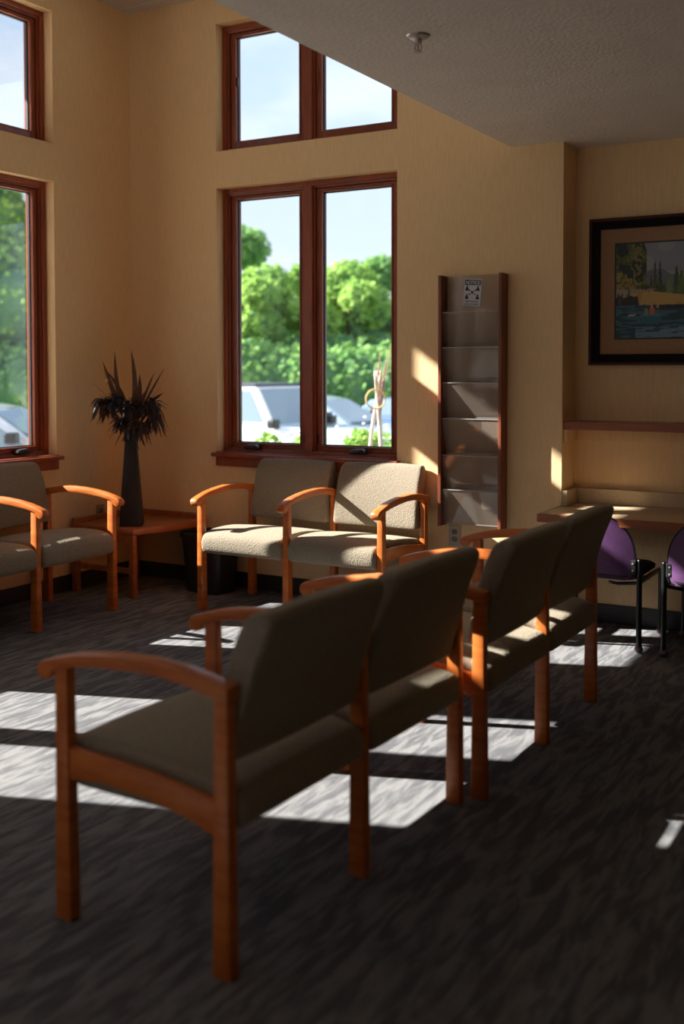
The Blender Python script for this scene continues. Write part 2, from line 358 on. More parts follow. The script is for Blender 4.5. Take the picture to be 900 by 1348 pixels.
# ------------------------------------------------------------------ windows
def window(idx, side, s0, s1, z0, z1, lower):
    """s along the wall; maps to x on the back wall, to y on the left wall (outward = +y / -x)"""
    def P(s, w, z): return (s, w, z) if side == 'back' else ((-w, s, z) if side == 'left' else (s, YF - w, z))
    def bx(bm, s, w, z, bev=.003): box(bm, P(s[0], w[0], z[0]), P(s[1], w[1], z[1]), bev)
    root = empty('window_%d' % idx, P((s0 + s1) / 2, .1, z0)); root['kind'] = 'structure'
    def add(name, bm, m_, par=None, **k):
        o = obj(name, bm, m_, None, **k); o.data.transform(Matrix.Translation(-root.location)); o.parent = par or root
        return o
    fr = bmesh.new()
    for a, w in ((.030, .068), (.044, .082)):
        bx(fr, (s0, s0 + a), (w, .19), (z0, z1)); bx(fr, (s1 - a, s1), (w, .19), (z0, z1))
        bx(fr, (s0 + a, s1 - a), (w, .189), (z1 - a, z1)); bx(fr, (s0 + a, s1 - a), (w, .189), (z0, z0 + a * .6))
    add('window_frame', fr, TRIM)
    mid = (s0 + s1) / 2; ml = bmesh.new()
    bx(ml, (mid - .028, mid + .028), (.062, .19), (z0 + .02, z1 - .03)); bx(ml, (mid - .040, mid + .040), (.082, .185), (z0 + .02, z1 - .03))
    add('mullion', ml, TRIM)
    for a0, a1 in ((s0 + .046, mid - .041), (mid + .041, s1 - .046)):
        b0, b1 = z0 + .028, z1 - .046; sw, sh0, sh1 = .040, (.032 if lower else .042), .024
        sa = bmesh.new()
        bx(sa, (a0, a0 + sw), (.098, .15), (b0, b1)); bx(sa, (a1 - sw, a1), (.098, .15), (b0, b1))
        bx(sa, (a0 + sw, a1 - sw), (.098, .15), (b1 - sh1, b1)); bx(sa, (a0 + sw, a1 - sw), (.098, .15), (b0, b0 + sh0))
        so = add('sash', sa, TRIM)
        bd = bmesh.new(); i0, i1, j0, j1 = a0 + sw - .011, a1 - sw + .011, b0 + sh0 - .009, b1 - sh1 + .009
        bx(bd, (i0, i0 + .011), (.092, .099), (j0, j1)); bx(bd, (i1 - .011, i1), (.092, .099), (j0, j1)); bx(bd, (i0 + .011, i1 - .011), (.092, .099), (j1 - .009, j1)); bx(bd, (i0 + .011, i1 - .011), (.092, .099), (j0, j0 + .009))
        add('bead', bd, TRIM, so)
        g = bmesh.new(); box(g, P(a0 + sw - .004, .122, b0 + sh0 - .004), P(a1 - sw + .004, .126, b1 - sh1 + .004))
        add('pane', g, GLASS, so)
        gs = bmesh.new()      # dark gasket round the glass
        for q in (((a0 + sw - .001, a0 + sw + .006), (b0 + sh0, b1 - sh1)), ((a1 - sw - .006, a1 - sw + .001), (b0 + sh0, b1 - sh1)), ((a0 + sw, a1 - sw), (b0 + sh0 - .001, b0 + sh0 + .006)), ((a0 + sw, a1 - sw), (b1 - sh1 - .006, b1 - sh1 + .001))):
            bx(gs, q[0], (.116, .13), q[1], 0)
        add('gasket', gs, BLACKP, so)
        if lower:
            hc = (a0 + a1) / 2 + (-.10 if a0 < mid else .03); h = bmesh.new()
            if side == 'left': hc = a1 - .17
            prof = [(-.055, 0), (-.055, .012), (-.03, .026), (.03, .03), (.052, .016), (.055, 0)]
            pts0 = [h.verts.new(P(hc + a, .045, z0 + .022 + b)) for a, b in prof]; pts1 = [h.verts.new(P(hc + a, .098, z0 + .022 + b)) for a, b in prof]
            fs = [h.faces.new(pts0), h.faces.new(pts1[::-1])] + [h.faces.new((pts0[i], pts1[i], pts1[(i + 1) % 6], pts0[(i + 1) % 6])) for i in range(6)]
            bmesh.ops.recalc_face_normals(h, faces=fs); bmesh.ops.bevel(h, geom=list(h.edges), offset=.005, segments=2, profile=.5, affect='EDGES')
            add('crank_handle', h, BRONZE, so, smooth=.6)
            lt = bmesh.new(); bx(lt, (mid - .052, mid - .044) if a0 < mid else (mid + .044, mid + .052), (.09, .10), (z0 + .07, z0 + .13), .002)
            add('sash_lock', lt, BRONZE, so)
        else:
            lt = bmesh.new(); sx = a0 + sw - .004 if (a0 < mid) == (side == 'back') else a1 - sw + .004
            bx(lt, (sx - .006, sx + .012), (.10, .118), ((z0 + z1) / 2 + .02, (z0 + z1) / 2 + .08), .004)
            add('sash_lock', lt, BRONZE, so)
    if lower:
        st = bmesh.new(); bx(st, (s0 - .022, s1 + .022), (-.045, 0), (z0 - .026, z0 - .002), .004); bx(st, (s0 + .001, s1 - .001), (-.02, .08), (z0 - .026, z0 + .004), 0)
        add('window_sill', st, TRIM)
        ap = bmesh.new(); bx(ap, (s0 - .002, s1 + .002), (-.02, -.0005), (z0 - .085, z0 - .026), .004)
        add('sill_apron', ap, TRIM)
    return root
window(1, 'back', *WO, ZLB, ZLT, True)
window(2, 'back', *WO, ZUB, ZUT, False)
window(3, 'left', *LO[0], ZLB, ZLT, True)
window(4, 'left', *LO[0], ZUB, ZUT, False)
window(5, 'left', *LO[1], ZLB, ZLT, True)
window(6, 'left', *LO[1], ZUB, ZUT, False)
window(7, 'left', *LO[2], ZLB, ZLT, True)  # third left unit, lower and upper: out of view, added as fill light
window(8, 'left', *LO[2], ZUB, ZUT, False)
window(9, 'front', *FILL_FO[0], ZLB, ZLT, True)  # front windows: behind the camera, added to brighten back wall and floor
window(10, 'front', *FILL_FO[0], ZUB, ZUT, False)
window(11, 'front', *FILL_FO[1], ZLB, ZLT, True)

# ------------------------------------------------------------------ linked waiting-room seats
W, D = .58, .505
ARM = [(.583, .625), (.578, .637), (.566, .646), (.52, .660), (.46, .675), (.38, .687), (.295, .695), (.2, .698), (.11, .693), (.04, .682), (-.024, .668),
       (-.024, .634), (.035, .642), (.08, .652), (.165, .662), (.25, .663), (.345, .657), (.44, .646), (.505, .634), (.528, .624), (.535, .610), (.545, .602), (.558, .599), (.571, .602), (.580, .611)]
APR = [(.49, .437), (.35, .434), (.225, .426), (.11, .413), (.0, .398), (.0, .322), (.05, .330), (.11, .346), (.225, .363), (.35, .369), (.42, .366), (.49, .356)]
SEATP = [(.548, .385), (.538, .425), (.50, .450), (.42, .462), (.28, .461), (.14, .447), (.03, .431), (-.022, .414), (-.036, .375), (-.024, .338), (.03, .328), (.14, .328), (.28, .327), (.42, .326), (.50, .328), (.538, .345)]
BACKP = [(.056, .492), (.050, .56), (.034, .65), (.008, .74), (-.022, .81), (-.042, .832), (-.066, .838), (-.096, .832), (-.100, .80), (-.062, .70), (-.030, .60), (-.008, .53), (-.001, .492), (.010, .482), (.040, .481)]
def make_bench(label, group=None):
    root = empty('linked_waiting_chairs'); tag(root, label, 'chairs', group)
    for i in range(3):
        x = W * i
        bm = bmesh.new(); taper(bm, (x, 0.0, 0), (.038, .050), (x, 0, .645), (.032, .038), .004); obj('leg', bm, WOODC, root, smooth=.6)
        bm = bmesh.new(); taper(bm, (x, -D + .003, 0), (.038, .052), (x, -D, .640), (.032, .040), .004); obj('leg', bm, WOODC, root, smooth=.6)
        bm = bmesh.new(); prism(bm, [(-u, z) for u, z in ARM], x - .024, x + .024, .006); obj('armrest', bm, WOODC2, root, smooth=.7)
        bm = bmesh.new(); prism(bm, [(-u, z) for u, z in APR], x - .011, x + .011, .003); obj('side_rail', bm, WOODC2, root, smooth=.7)
    for i in range(2):
        x = W * i
        bm = bmesh.new(); cushion(bm, SEATP, x + .020, x + W - .020, .022, crown=.008); s = obj('seat', bm, FAB, root, smooth=4)
        bm = bmesh.new(); box(bm, (x + .05, -.46, .320), (x + W - .05, -.03, .329)); obj('seat_underside', bm, FABD, s)
        def shp(px, py, pz, xc=x + W / 2):
            k = (pz - .47) / .36; k = max(0, min(1, k))
            t = (px - xc) / (W / 2)
            return (xc + (px - xc) * (1 - .055 * k), py + .012 * (1 - t * t), pz - .010 * k ** 4 * t * t)
        bm = bmesh.new(); cushion(bm, BACKP, x + .018, x + W - .018, .020, fn=shp); obj('backrest', bm, FAB, root, smooth=4)
        for sx in (x + .012, x + W - .060):
            bm = bmesh.new(); box(bm, (sx, -.016, .52), (sx + .048, .006, .60), .003); obj('back_bracket', bm, BLACKM, root)
    return root
bench3 = make_bench('olive two-seat linked armchairs in sunlight against the wall under the double window')
bench3.location = (1.0472, -.1153, 0)
def place(o, near, t, label):
    a = Vector((-math.sin(t), math.cos(t), 0)); c = copy_tree(o); c.location = Vector((near[0], near[1], 0)) + a * (2 * W); c.rotation_euler = (0, 0, t - PI / 2); c['label'] = label; return c
bench1 = place(bench3, (3.3694, -3.5734), -.0418, 'nearest olive two-seat linked armchairs seen from behind, wooden side arm facing the viewer')
bench2 = place(bench3, (3.4740, -2.3463), -.0082, 'second pair of olive linked armchairs seen from behind, between the nearest pair and the desk')
bench4 = copy_tree(bench3); bench4.location = (.1146, -.8934 - 2 * W, 0); bench4.rotation_euler = (0, 0, PI / 2)
bench4['label'] = 'grey-olive linked armchairs at the left wall, cut by the picture edge, beside the corner table'
for o in (bench1, bench2, bench3, bench4): o['group'] = 'linked wooden armchairs of the waiting area'

# ------------------------------------------------------------------ corner table
tbl = empty('corner_table', (.28, -.33, 0)); tag(tbl, 'reddish wooden corner table with a curved right edge holding the dark vase', 'table')
def loc(o, root): o.data.transform(Matrix.Translation(-root.location)); o.parent = root; return o
pts = [(.045, -.60), (.49, -.605), (.515, -.595), (.525, -.57)]
for k in range(1, 9):
    t = k / 8; pts.append((.525 + .10 * math.sin(t * PI / 2) + .008 * math.sin(t * PI), -.57 + .54 * t))
pts += [(.045, -.03)]
bm = bmesh.new(); prism(bm, pts, .378, .420, .008, axis='Z'); loc(obj('table_top', bm, WOODT, None, smooth=.6), tbl)
bm = bmesh.new(); box(bm, (.022, -.60, .36), (.046, -.03, .452), .005); loc(obj('back_lip', bm, WOODT), tbl)
bm = bmesh.new(); box(bm, (.046, -.032, .36), (.62, -.012, .452), .005); loc(obj('back_lip', bm, WOODT), tbl)
for x, y in ((.502, -.582), (.06, -.60), (.585, -.045), (.06, -.05)):
    bm = bmesh.new(); taper(bm, (x, y, 0), (.042, .042), (x, y, .38), (.034, .034), .004); loc(obj('leg', bm, WOODT, None, smooth=.6), tbl)
bm = bmesh.new(); box(bm, (.07, -.598, .145), (.49, -.578, .178), .003); loc(obj('stretcher', bm, WOODT), tbl)
bm = bmesh.new(); box(bm, (.07, -.600, .335), (.49, -.582, .379), .003); loc(obj('side_rail', bm, WOODT), tbl)

# ------------------------------------------------------------------ vase with dried arrangement
VX, VY, VZ = .405, -.48, .4205
vase = empty('vase', (VX, VY, VZ), .62); tag(vase, 'tall dark square tapering ceramic vase on the corner table', 'vase')
bm = bmesh.new(); taper(bm, (0, 0, 0), (.140, .140), (0, 0, .515), (.070, .070), .006); obj('body', bm, VASE, vase, smooth=.6)
bm = bmesh.new(); taper(bm, (0, 0, .513), (.074, .074), (0, 0, .542), (.086, .086), .006); obj('rim', bm, VASE, vase, smooth=.6)
arr = empty('dried_arrangement', (VX, VY, VZ + .549)); tag(arr, 'dark dried leaf and flower arrangement standing in the tall vase', 'dried flowers')
R_ = Vector((math.cos(YAW + .2), math.sin(YAW + .2), 0)); Fd = Vector((-math.sin(YAW + .2), math.cos(YAW + .2), 0))
def AP(a, h, d=0.0): return R_ * a + Fd * d + Vector((0, 0, h))
def blade(name, base, tip, w, m_, bend=.1, curl=0.0):
    bm = bmesh.new(); base, tip = Vector(base), Vector(tip); L = (tip - base).length; d = (tip - base) / L
    side = d.cross(Fd).normalized(); N = 7; rows = []
    for k in range(N + 1):
        t = k / N; ww = w * math.sin(PI * (.12 + .88 * t)) ** .8 if t < 1 else .0008
        c = base + d * L * t + side * bend * L * math.sin(PI * t) * .5 + Vector((0, 0, -curl * t * t))
        rows.append([bm.verts.new(c - side * ww / 2), bm.verts.new(c + Fd * ww * .22), bm.verts.new(c + side * ww / 2), bm.verts.new(c - Fd * ww * .05)])
    for k in range(N):
        for q in range(4): bm.faces.new((rows[k][q], rows[k][(q + 1) % 4], rows[k + 1][(q + 1) % 4], rows[k + 1][q]))
    return obj(name, bm, m_, arr, smooth=1)
for a0, t_, w, m_, bd in (((-.02, .05), (-.165, .375), .024, DRIED2, .04), ((0, .05), (-.092, .425), .022, DRIED2, .12), ((-.02, .1), (-.148, .33), .02, DRIED2, -.15), ((0, .05), (.005, .43), .026, DRIED2, -.10),
                       ((.0, .05), (.055, .31), .030, DRIED2, -.12), ((.02, .05), (.205, .34), .012, DRIED2, .02), ((.03, .05), (.145, .32), .014, DRIED2, .03), ((.03, .1), (.20, .215), .022, DRIED, .1), ((.0, .0), (.085, .225), .014, DRIED2, .1)):
    blade('tall_leaf', AP(a0[0] * .5, max(.01, a0[1])), AP(t_[0], t_[1] * 1.22, rnd.uniform(-.03, .03)), w * 1.25, m_, bd)
for k in range(11):      # fine grass stems
    bm = bmesh.new(); a = rnd.uniform(-.24, .2); h = rnd.uniform(.22, .34)
    tube(bm, [AP(0, .02), AP(a * .35, h * .55, rnd.uniform(-.02, .02)), AP(a, h, rnd.uniform(-.05, .05))], [.0022, .0016, .0008], 5); obj('grass_stem', bm, STEM, arr)
def cluster(ca, ch, cd, r, n, m_, down=.6, ln=.07):
    """a drooping flower head: many curled petals round a core"""
    bm = bmesh.new(); c = AP(ca, ch, cd); ball(bm, c, r * .42, 1)
    for k in range(n):
        th = rnd.uniform(0, 2 * PI); el = rnd.uniform(-.7, .9); d = Vector((math.cos(th) * math.cos(el), math.sin(th) * math.cos(el), math.sin(el)))
        L = ln * rnd.uniform(.7, 1.25); sd = d.cross(Vector((0, 0, 1))).normalized() * .008 * rnd.uniform(.8, 1.5); prev = None
        for q in range(5):
            t = q / 4; p = c + d * (r * .3 + L * t) + Vector((0, 0, -down * L * t * t)); w = math.sin(PI * (.15 + .8 * t))
            cur = [bm.verts.new(p - sd * w), bm.verts.new(p + sd * w)]
            if prev: bm.faces.new((prev[0], prev[1], cur[1], cur[0]))
            prev = cur
    o = obj('dried_flower_head', bm, m_, arr); so = o.modifiers.new('s', 'SOLIDIFY'); so.thickness = .0015
    bm = bmesh.new(); tube(bm, [AP(0, .002), AP(ca * .5, ch * .5), c], [.004, .0035, .003], 6); obj('stem', bm, STEM, arr)
for q in ((-.19, .175, .02, .045, 42, DRIED, 1.0), (-.10, .185, 0, .06, 55, DRIEDB, .5), (-.03, .15, -.03, .06, 45, DRIED, .5), (.035, .16, .02, .055, 45, DRIED, .5), (.10, .15, -.02, .05, 45, DRIED, .8), (.145, .09, .0, .05, 42, DRIED, 1.1),
          (-.05, .06, -.02, .05, 40, DRIED, .7), (.02, .06, -.03, .05, 40, DRIED2, .3), (.075, .03, 0, .045, 34, DRIED2, .9), (.15, .17, .0, .045, 30, DRIED, .5), (-.02, -.01, -.04, .04, 34, DRIEDB, .9), (.03, -.02, -.045, .04, 30, DRIED, 1.0), (-.14, .14, .02, .04, 30, DRIED2, .9)):
    cluster(q[0] * .9, max(q[1] + .035, .055), *q[2:])
bm = bmesh.new(); ball(bm, AP(-.140, .335, -.02), .011, 2, (1, 1, 1.7)); obj('seed_pod', bm, PODM, arr, smooth=4)

# ------------------------------------------------------------------ waste bin
bn = empty('waste_bin', (.775, -.175, 0), math.radians(-8)); tag(bn, 'black plastic waste bin between the corner table and the sunlit chairs', 'bin')
def rrect(w, d, r, n=4):
    o = []
    for cx, cy, a in ((w / 2 - r, d / 2 - r, 0), (-w / 2 + r, d / 2 - r, PI / 2), (-w / 2 + r, -d / 2 + r, PI), (w / 2 - r, -d / 2 + r, 1.5 * PI)):
        for k in range(n + 1): o.append((cx + r * math.cos(a + k / n * PI / 2), cy + r * math.sin(a + k / n * PI / 2)))
    return o
def loft(bm, secs, cap0=True, cap1=False):
    rings = [[bm.verts.new((x, y, z)) for x, y in pts_] for z, pts_ in secs]; n = len(rings[0])
    for i in range(len(rings) - 1):
        for k in range(n): bm.faces.new((rings[i][k], rings[i][(k + 1) % n], rings[i + 1][(k + 1) % n], rings[i + 1][k]))
    if cap0: bm.faces.new(rings[0][::-1])
    if cap1: bm.faces.new(rings[-1])
    return bm
bm = bmesh.new(); loft(bm, [(0, rrect(.27, .19, .04)), (.355, rrect(.33, .235, .05)), (.356, rrect(.322, .228, .048)), (.012, rrect(.262, .182, .038))], True, True); obj('bin_body', bm, BLACKP, bn, smooth=.7)
bm = bmesh.new(); loft(bm, [(.335, rrect(.335, .24, .05)), (.335, rrect(.348, .252, .055)), (.362, rrect(.350, .254, .055)), (.368, rrect(.340, .244, .052)), (.358, rrect(.324, .230, .048))], False); obj('rim', bm, BLACKP, bn, smooth=.7)

# ------------------------------------------------------------------ outlets
def outlet(loc_, rz, label, horiz=False):
    r = empty('wall_outlet', loc_, rz); tag(r, label, 'outlet')
    obj('cover_plate', B(((-.036, -.006, -.058), (.036, 0, .058)), bev=.002), PLATE, r)
    for z in (-.021, .021):
        bm = bmesh.new(); loft(bm, [(0, rrect(.034, .029, .012)), (.0035, rrect(.033, .028, .012))], True, True); bm.transform(Matrix.Translation((0, -.0055, z)) @ Matrix.Rotation(PI / 2, 4, 'X')); o = obj('socket', bm, OUTL, r)
        bm = bmesh.new()
        for dx in (-.007, .007): box(bm, (dx - .001, -.0098, z), (dx + .001, -.0088, z + .008))
        cyl(bm, (0, -.0098, z - .006), (0, -.0088, z - .006), .0022, 8); obj('slots', bm, BLACKP, o)
outlet((2.345, -.0005, .442), 0, 'steel wall outlet below the brochure rack')
outlet((.0005, -.318, .448), PI / 2, 'steel wall outlet on the left wall behind the corner table')

# ------------------------------------------------------------------ brochure rack
RX0, RX1, RZ0, RZ1, RD = 2.279, 2.654, .503, 1.890, .09
rk = empty('brochure_rack', ((RX0 + RX1) / 2, 0, RZ0)); tag(rk, 'tall wall rack with red-brown wooden sides and clear empty acrylic pockets', 'rack')
for x0 in (RX0, RX1 - .02):
    bm = bmesh.new(); box(bm, (x0, -RD, RZ0), (x0 + .02, -.001, RZ1), .003); loc(obj('side_panel', bm, RACKW), rk)
ia, ib = RX0 + .0205, RX1 - .0205
bm = bmesh.new(); box(bm, (ia, -.014, RZ0 + .01), (ib, -.010, RZ1)); loc(obj('back_sheet', bm, ACRYL), rk)
for z in (.6, 1.2, 1.8):
    pass
lips = [1.685, 1.491, 1.297, 1.099, .897, .705]
for i, z in enumerate(lips):
    zb = z - .19
    bm = bmesh.new(); prism(bm, [(-.020, zb), (-.020 - .003, zb), (-.074, z), (-.071, z)], ia, ib); pk = loc(obj('pocket', bm, ACRYL), rk)
    bm = bmesh.new(); box(bm, (ia, -.0765, z - .001), (ib, -.0695, z + .003)); o = obj('lip', bm, ACRYE); o.data.transform(Matrix.Translation(-rk.location)); o.parent = pk
    bm = bmesh.new(); box(bm, (ia, -.024, zb - .003), (ib, -.012, zb)); o = obj('pocket_floor', bm, ACRYE); o.data.transform(Matrix.Translation(-rk.location)); o.parent = pk
# the notice
def text_bm(s, size, bold=0.0):
    cu = bpy.data.curves.new('t', 'FONT'); cu.body = s; cu.size = size; cu.align_x = 'CENTER'; cu.extrude = .0003; cu.offset = bold
    o = bpy.data.objects.new('t', cu); COL.objects.link(o); dg = bpy.context.evaluated_depsgraph_get(); dg.update()
    me = bpy.data.meshes.new_from_object(o.evaluated_get(dg)); bpy.data.objects.remove(o); bpy.data.curves.remove(cu)
    b = bmesh.new(); b.from_mesh(me); bpy.data.meshes.remove(me); return b
nt = empty('notice_sticker', (2.452, -.0155, 1.795)); nt.rotation_euler = (0, math.radians(4), 0)
tag(nt, 'small white notice sticker on the top of the brochure rack', 'sign')
bm = bmesh.new(); prism(bm, rrect(.102, .150, .006), 0, .001, axis='Z'); bm.transform(Matrix.Rotation(PI / 2, 4, 'X')); obj('sticker', bm, STICK, nt)
bm = bmesh.new(); prism(bm, [(-.047, .040), (.047, .040), (.047, .069), (-.047, .069)], 0.001, .0015, axis='Z'); bm.transform(Matrix.Rotation(PI / 2, 4, 'X')); obj('header_band', bm, INK, nt)
def txt(s, size, z, m_, y=-.0016, bold=0, sx=1):
    b = text_bm(s, size, bold); b.transform(Matrix.Translation((0, y, z)) @ Matrix.Rotation(PI / 2, 4, 'X') @ Matrix.Scale(sx, 4, (1, 0, 0))); return obj('lettering', b, m_, nt)
txt('NOTICE', .026, .0455, STICK, y=-.0019, bold=.0006, sx=.86)
txt('MAINTAIN SPACE', .0115, -.053, INK, bold=.0003, sx=.86); txt('SOCIAL DISTANCE', .0115, -.068, INK, bold=.0003, sx=.84)
bm = bmesh.new()
def flat(bm, pts, y=-.0016): 
    f = bm.faces.new([bm.verts.new((a, y, b)) for a, b in pts]); return f
for sx, sz in ((-1, 1), (1, 1), (-1, -1), (1, -1)):
    px, pz = sx * .032, sz * .023 - .002
    flat(bm, [(px + .0055 * math.cos(k / 10 * 2 * PI), pz + .010 + .0055 * math.sin(k / 10 * 2 * PI)) for k in range(10)])
    flat(bm, [(px - .011, pz - .012), (px + .011, pz - .012), (px + .009, pz + .001), (px + .004, pz + .005), (px - .004, pz + .005), (px - .009, pz + .001)])
obj('figures', bm, INK, nt)
bm = bmesh.new()
for s1 in (-1, 1):
    d = Vector((.019, s1 * .013)); n_ = Vector((-d.y, d.x)).normalized() * .0016
    flat(bm, [tuple(-d + n_), tuple(-d - n_), tuple(d - n_), tuple(d + n_)], -.00165 - .0001 * s1)
    for e in (-1, 1):
        t_ = d * e * 1.15; q = d * e * .75; nn = n_ * 3.2
        flat(bm, [tuple(t_), tuple(q + nn), tuple(q - nn)], -.0019)
flat(bm, [(.007 * math.cos(k / 10 * 2 * PI), .007 * math.sin(k / 10 * 2 * PI)) for k in range(10)], -.0021)
obj('arrows', bm, INK, nt)

# ------------------------------------------------------------------ alcove: picture, shelf, ledge, desk
pc = empty('framed_picture', (3.545, AY, 1.40)); tag(pc, 'large framed river landscape painting in a black frame above the alcove shelf', 'picture')
PX0, PX1, PZ0, PZ1 = 3.045, 4.055, 1.397, 2.173
def ring(bm, x0, x1, z0, z1, w, y0, y1, bev=.002):
    box(bm, (x0, y0, z0), (x0 + w, y1, z1), bev); box(bm, (x1 - w, y0, z0), (x1, y1, z1), bev)
    box(bm, (x0 + w, y0, z1 - w), (x1 - w, y1, z1), bev); box(bm, (x0 + w, y0, z0), (x1 - w, y1, z0 + w), bev)
bm = bmesh.new(); ring(bm, PX0, PX1, PZ0, PZ1, .055, AY - .028, AY - .001); loc(obj('frame', bm, FRAMEB), pc)
bm = bmesh.new(); ring(bm, PX0 - .003, PX1 + .003, PZ0 - .003, PZ1 + .003, .016, AY - .034, AY - .002); loc(obj('frame_edge', bm, FRAMER), pc)
bm = bmesh.new(); box(bm, (PX0 + .05, AY - .014, PZ0 + .05), (PX1 - .05, AY - .010, PZ1 - .05)); loc(obj('mat_board', bm, MAT_), pc)
AX0, AX1, AZ0, AZ1 = 3.180, 3.920, 1.532, 2.040
bm = bmesh.new(); ring(bm, AX0 - .002, AX1 + .002, AZ0 - .002, AZ1 + .002, .008, AY - .017, AY - .013, 0); loc(obj('liner', bm, LINER), pc)
# the painted landscape, one colour per small cell of a flat sheet
NXp, NZp = 168, 116
def h01(i, j): 
    v = math.sin(i * 12.9898 + j * 78.233) * 43758.5453; return v - math.floor(v)
def vn(x, y):
    i, j = math.floor(x), math.floor(y); fx, fy = x - i, y - j; fx = fx * fx * (3 - 2 * fx); fy = fy * fy * (3 - 2 * fy)
    return (h01(i, j) * (1 - fx) + h01(i + 1, j) * fx) * (1 - fy) + (h01(i, j + 1) * (1 - fx) + h01(i + 1, j + 1) * fx) * fy
def paint(u, v):
    """u: 0 left..1 right, v: 0 bottom..1 top"""
    n1, n2, n3 = vn(u * 14, v * 12), vn(u * 40, v * 34), vn(u * 8, v * 62)
    c = (.30, .31, .33) if vn(u * 4, v * 5) > .45 else (.25, .26, .30)                       # grey sky
    hill = .62 + .16 * math.exp(-((u - .62) / .2) ** 2) * .6 + .03 * n1
    if v < hill: c = (.14, .16, .19)
    for tx, th, tw, col in ((.40, .96, .035, (.03, .045, .015)), (.585, .80, .030, (.035, .05, .02)), (.66, .80, .032, (.03, .05, .02)), (.53, .66, .03, (.02, .03, .012)), (.80, .66, .05, (.13, .17, .035)), (.90, .74, .05, (.05, .08, .02)), (.97, .70, .06, (.08, .12, .03)), (.73, .58, .05, (.12, .15, .03))):
        k = (th - v) / .38
        if 0 < k < 1.25 and abs(u - tx) < tw * (.25 + 1.05 * k) * (.7 + .6 * n2): c = tuple(q * (.7 + .9 * n1) for q in col)
    if u < .46 and v > .50 and u < .46 - .25 * max(0, v - .80) + .05 * n1:
        c = (.015, .028, .012)
        if n1 > .55: c = (.07, .10, .02) if n2 > .4 else (.16, .17, .035)
        if .22 < u < .38 and v > .6 and n2 > .5: c = (.20, .15, .05)
    if u < .38 and .46 < v < .70 and v < .70 - .35 * u + .04 * n2: c = (.30, .24, .04) if n2 > .38 else (.13, .10, .03)
    if .30 < u < .75 and .44 < v < .56: c = (.07, .09, .02) if n2 > .4 else (.03, .05, .015)
    if v < .52 and v > .40 and u < .60: c = (.36, .27, .21) if n2 > .45 else (.09, .07, .06)
    if v < .50 - .10 * abs(u - .45) and v > .335 + .02 * n1 and u > .22: c = (.52, .33, .10) if n1 > .3 else (.42, .26, .09)
    if v < .43 + .03 * n1 and u < .32 + .1 * n1: c = (.022, .018, .018) if n2 < .6 else (.07, .06, .055)
    if v < .345: c = (.012, .05, .07) if n3 < .52 else (.05, .13, .17)
    if v < .345 and v > .30 and u > .5: c = (.02, .02, .02)
    if v < .11 and u > .3: c = (.14, .24, .33) if n3 > .35 else (.03, .09, .12)
    e = ((u - .52) / .17) ** 2 + ((v - .205) / .065) ** 2
    if e < 1 and v > .14: c = (.02, .13, .17) if v < .225 else (.05, .20, .22)
    if abs(u - .46) < .02 and .24 < v < .31: c = (.25, .22, .12)
    if abs(u - .545) < .035 and .25 < v < .32: c = (.55, .12, .07)
    if (u - .54) ** 2 * 2.1 + (v - .335) ** 2 < .0005 or (u - .63) ** 2 * 2.1 + (v - .33) ** 2 < .0006: c = (.45, .30, .20)
    if .18 < u < .30 and abs(v - (.235 + .1 * (u - .18))) < .009: c = (.45, .44, .40)
    return c
me = bpy.data.meshes.new('painting'); vs, fs = [], []
for j in range(NZp + 1):
    for i in range(NXp + 1): vs.append((AX0 + .006 + (AX1 - AX0 - .012) * i / NXp, AY - .0155, AZ0 + .006 + (AZ1 - AZ0 - .012) * j / NZp))
for j in range(NZp):
    for i in range(NXp): a = j * (NXp + 1) + i; fs.append((a, a + 1, a + NXp + 2, a + NXp + 1))
me.from_pydata(vs, [], fs); ca = me.color_attributes.new('paint', 'FLOAT_COLOR', 'CORNER'); buf = np.ones((NXp * NZp * 4, 4), 'f'); q = 0
for j in range(NZp):
    for i in range(NXp): buf[q:q + 4, :3] = paint((i + .5) / NXp / .48 if (i + .5) / NXp < .48 else 1 - .75 * ((i + .5) / NXp - .48), (j + .5) / NZp); q += 4
ca.data.foreach_set('color', buf.ravel())
PM = mat('painted_paper', (1, 1, 1), .5); an = PM.node_tree.nodes.new('ShaderNodeAttribute'); an.attribute_name = 'paint'; PM.node_tree.links.new(an.outputs['Color'], PM.node_tree.nodes['Principled BSDF'].inputs['Base Color'])
me.materials.append(PM); po = bpy.data.objects.new('painting', me); COL.objects.link(po); loc(po, pc)

o = struct('x', B(((AX + .001, .018, 1.052), (5.6, AY - .001, 1.096)), bev=.003), DESKW); o.name = 'wall_shelf'; del o['kind']
tag(o, 'long red-brown wooden shelf across the alcove under the picture', 'shelf')
bm = bmesh.new(); box(bm, (AX + .001, .025, .985), (AX + .02, AY - .001, 1.051), .002); box(bm, (AX + .02, AY - .02, .985), (5.6, AY - .001, 1.051), .002)
o = obj('shelf_cleat', bm, WALL); o.parent = bpy.data.objects['wall_shelf']
dk = empty('wall_desk', (4.2, -.1, 0)); tag(dk, 'long built-in wall desk with red-brown edge and beige top in the alcove', 'desk')
DZ = .648
loc(obj('desktop', B(((AX + .004, -.355, DZ - .040), (5.6, -.001, DZ)), ((AX + .004, -.02, DZ - .040), (5.6, AY - .001, DZ))), DESKT), dk)
loc(obj('front_edge', B(((AX + .002, -.367, DZ - .042), (5.6, -.355, DZ + .001)), bev=.003), DESKW), dk)
loc(obj('end_edge', B(((AX - .006, -.367, DZ - .042), (AX + .0035, -.001, DZ + .001)), bev=.003), DESKW), dk)
loc(obj('ledge', B(((AX + .001, .002, DZ + .0005), (AX + .030, AY - .001, DZ + .080)), ((AX + .030, AY - .045, DZ + .0005), (5.6, AY - .001, DZ + .080)), bev=.002), DESKT), dk)
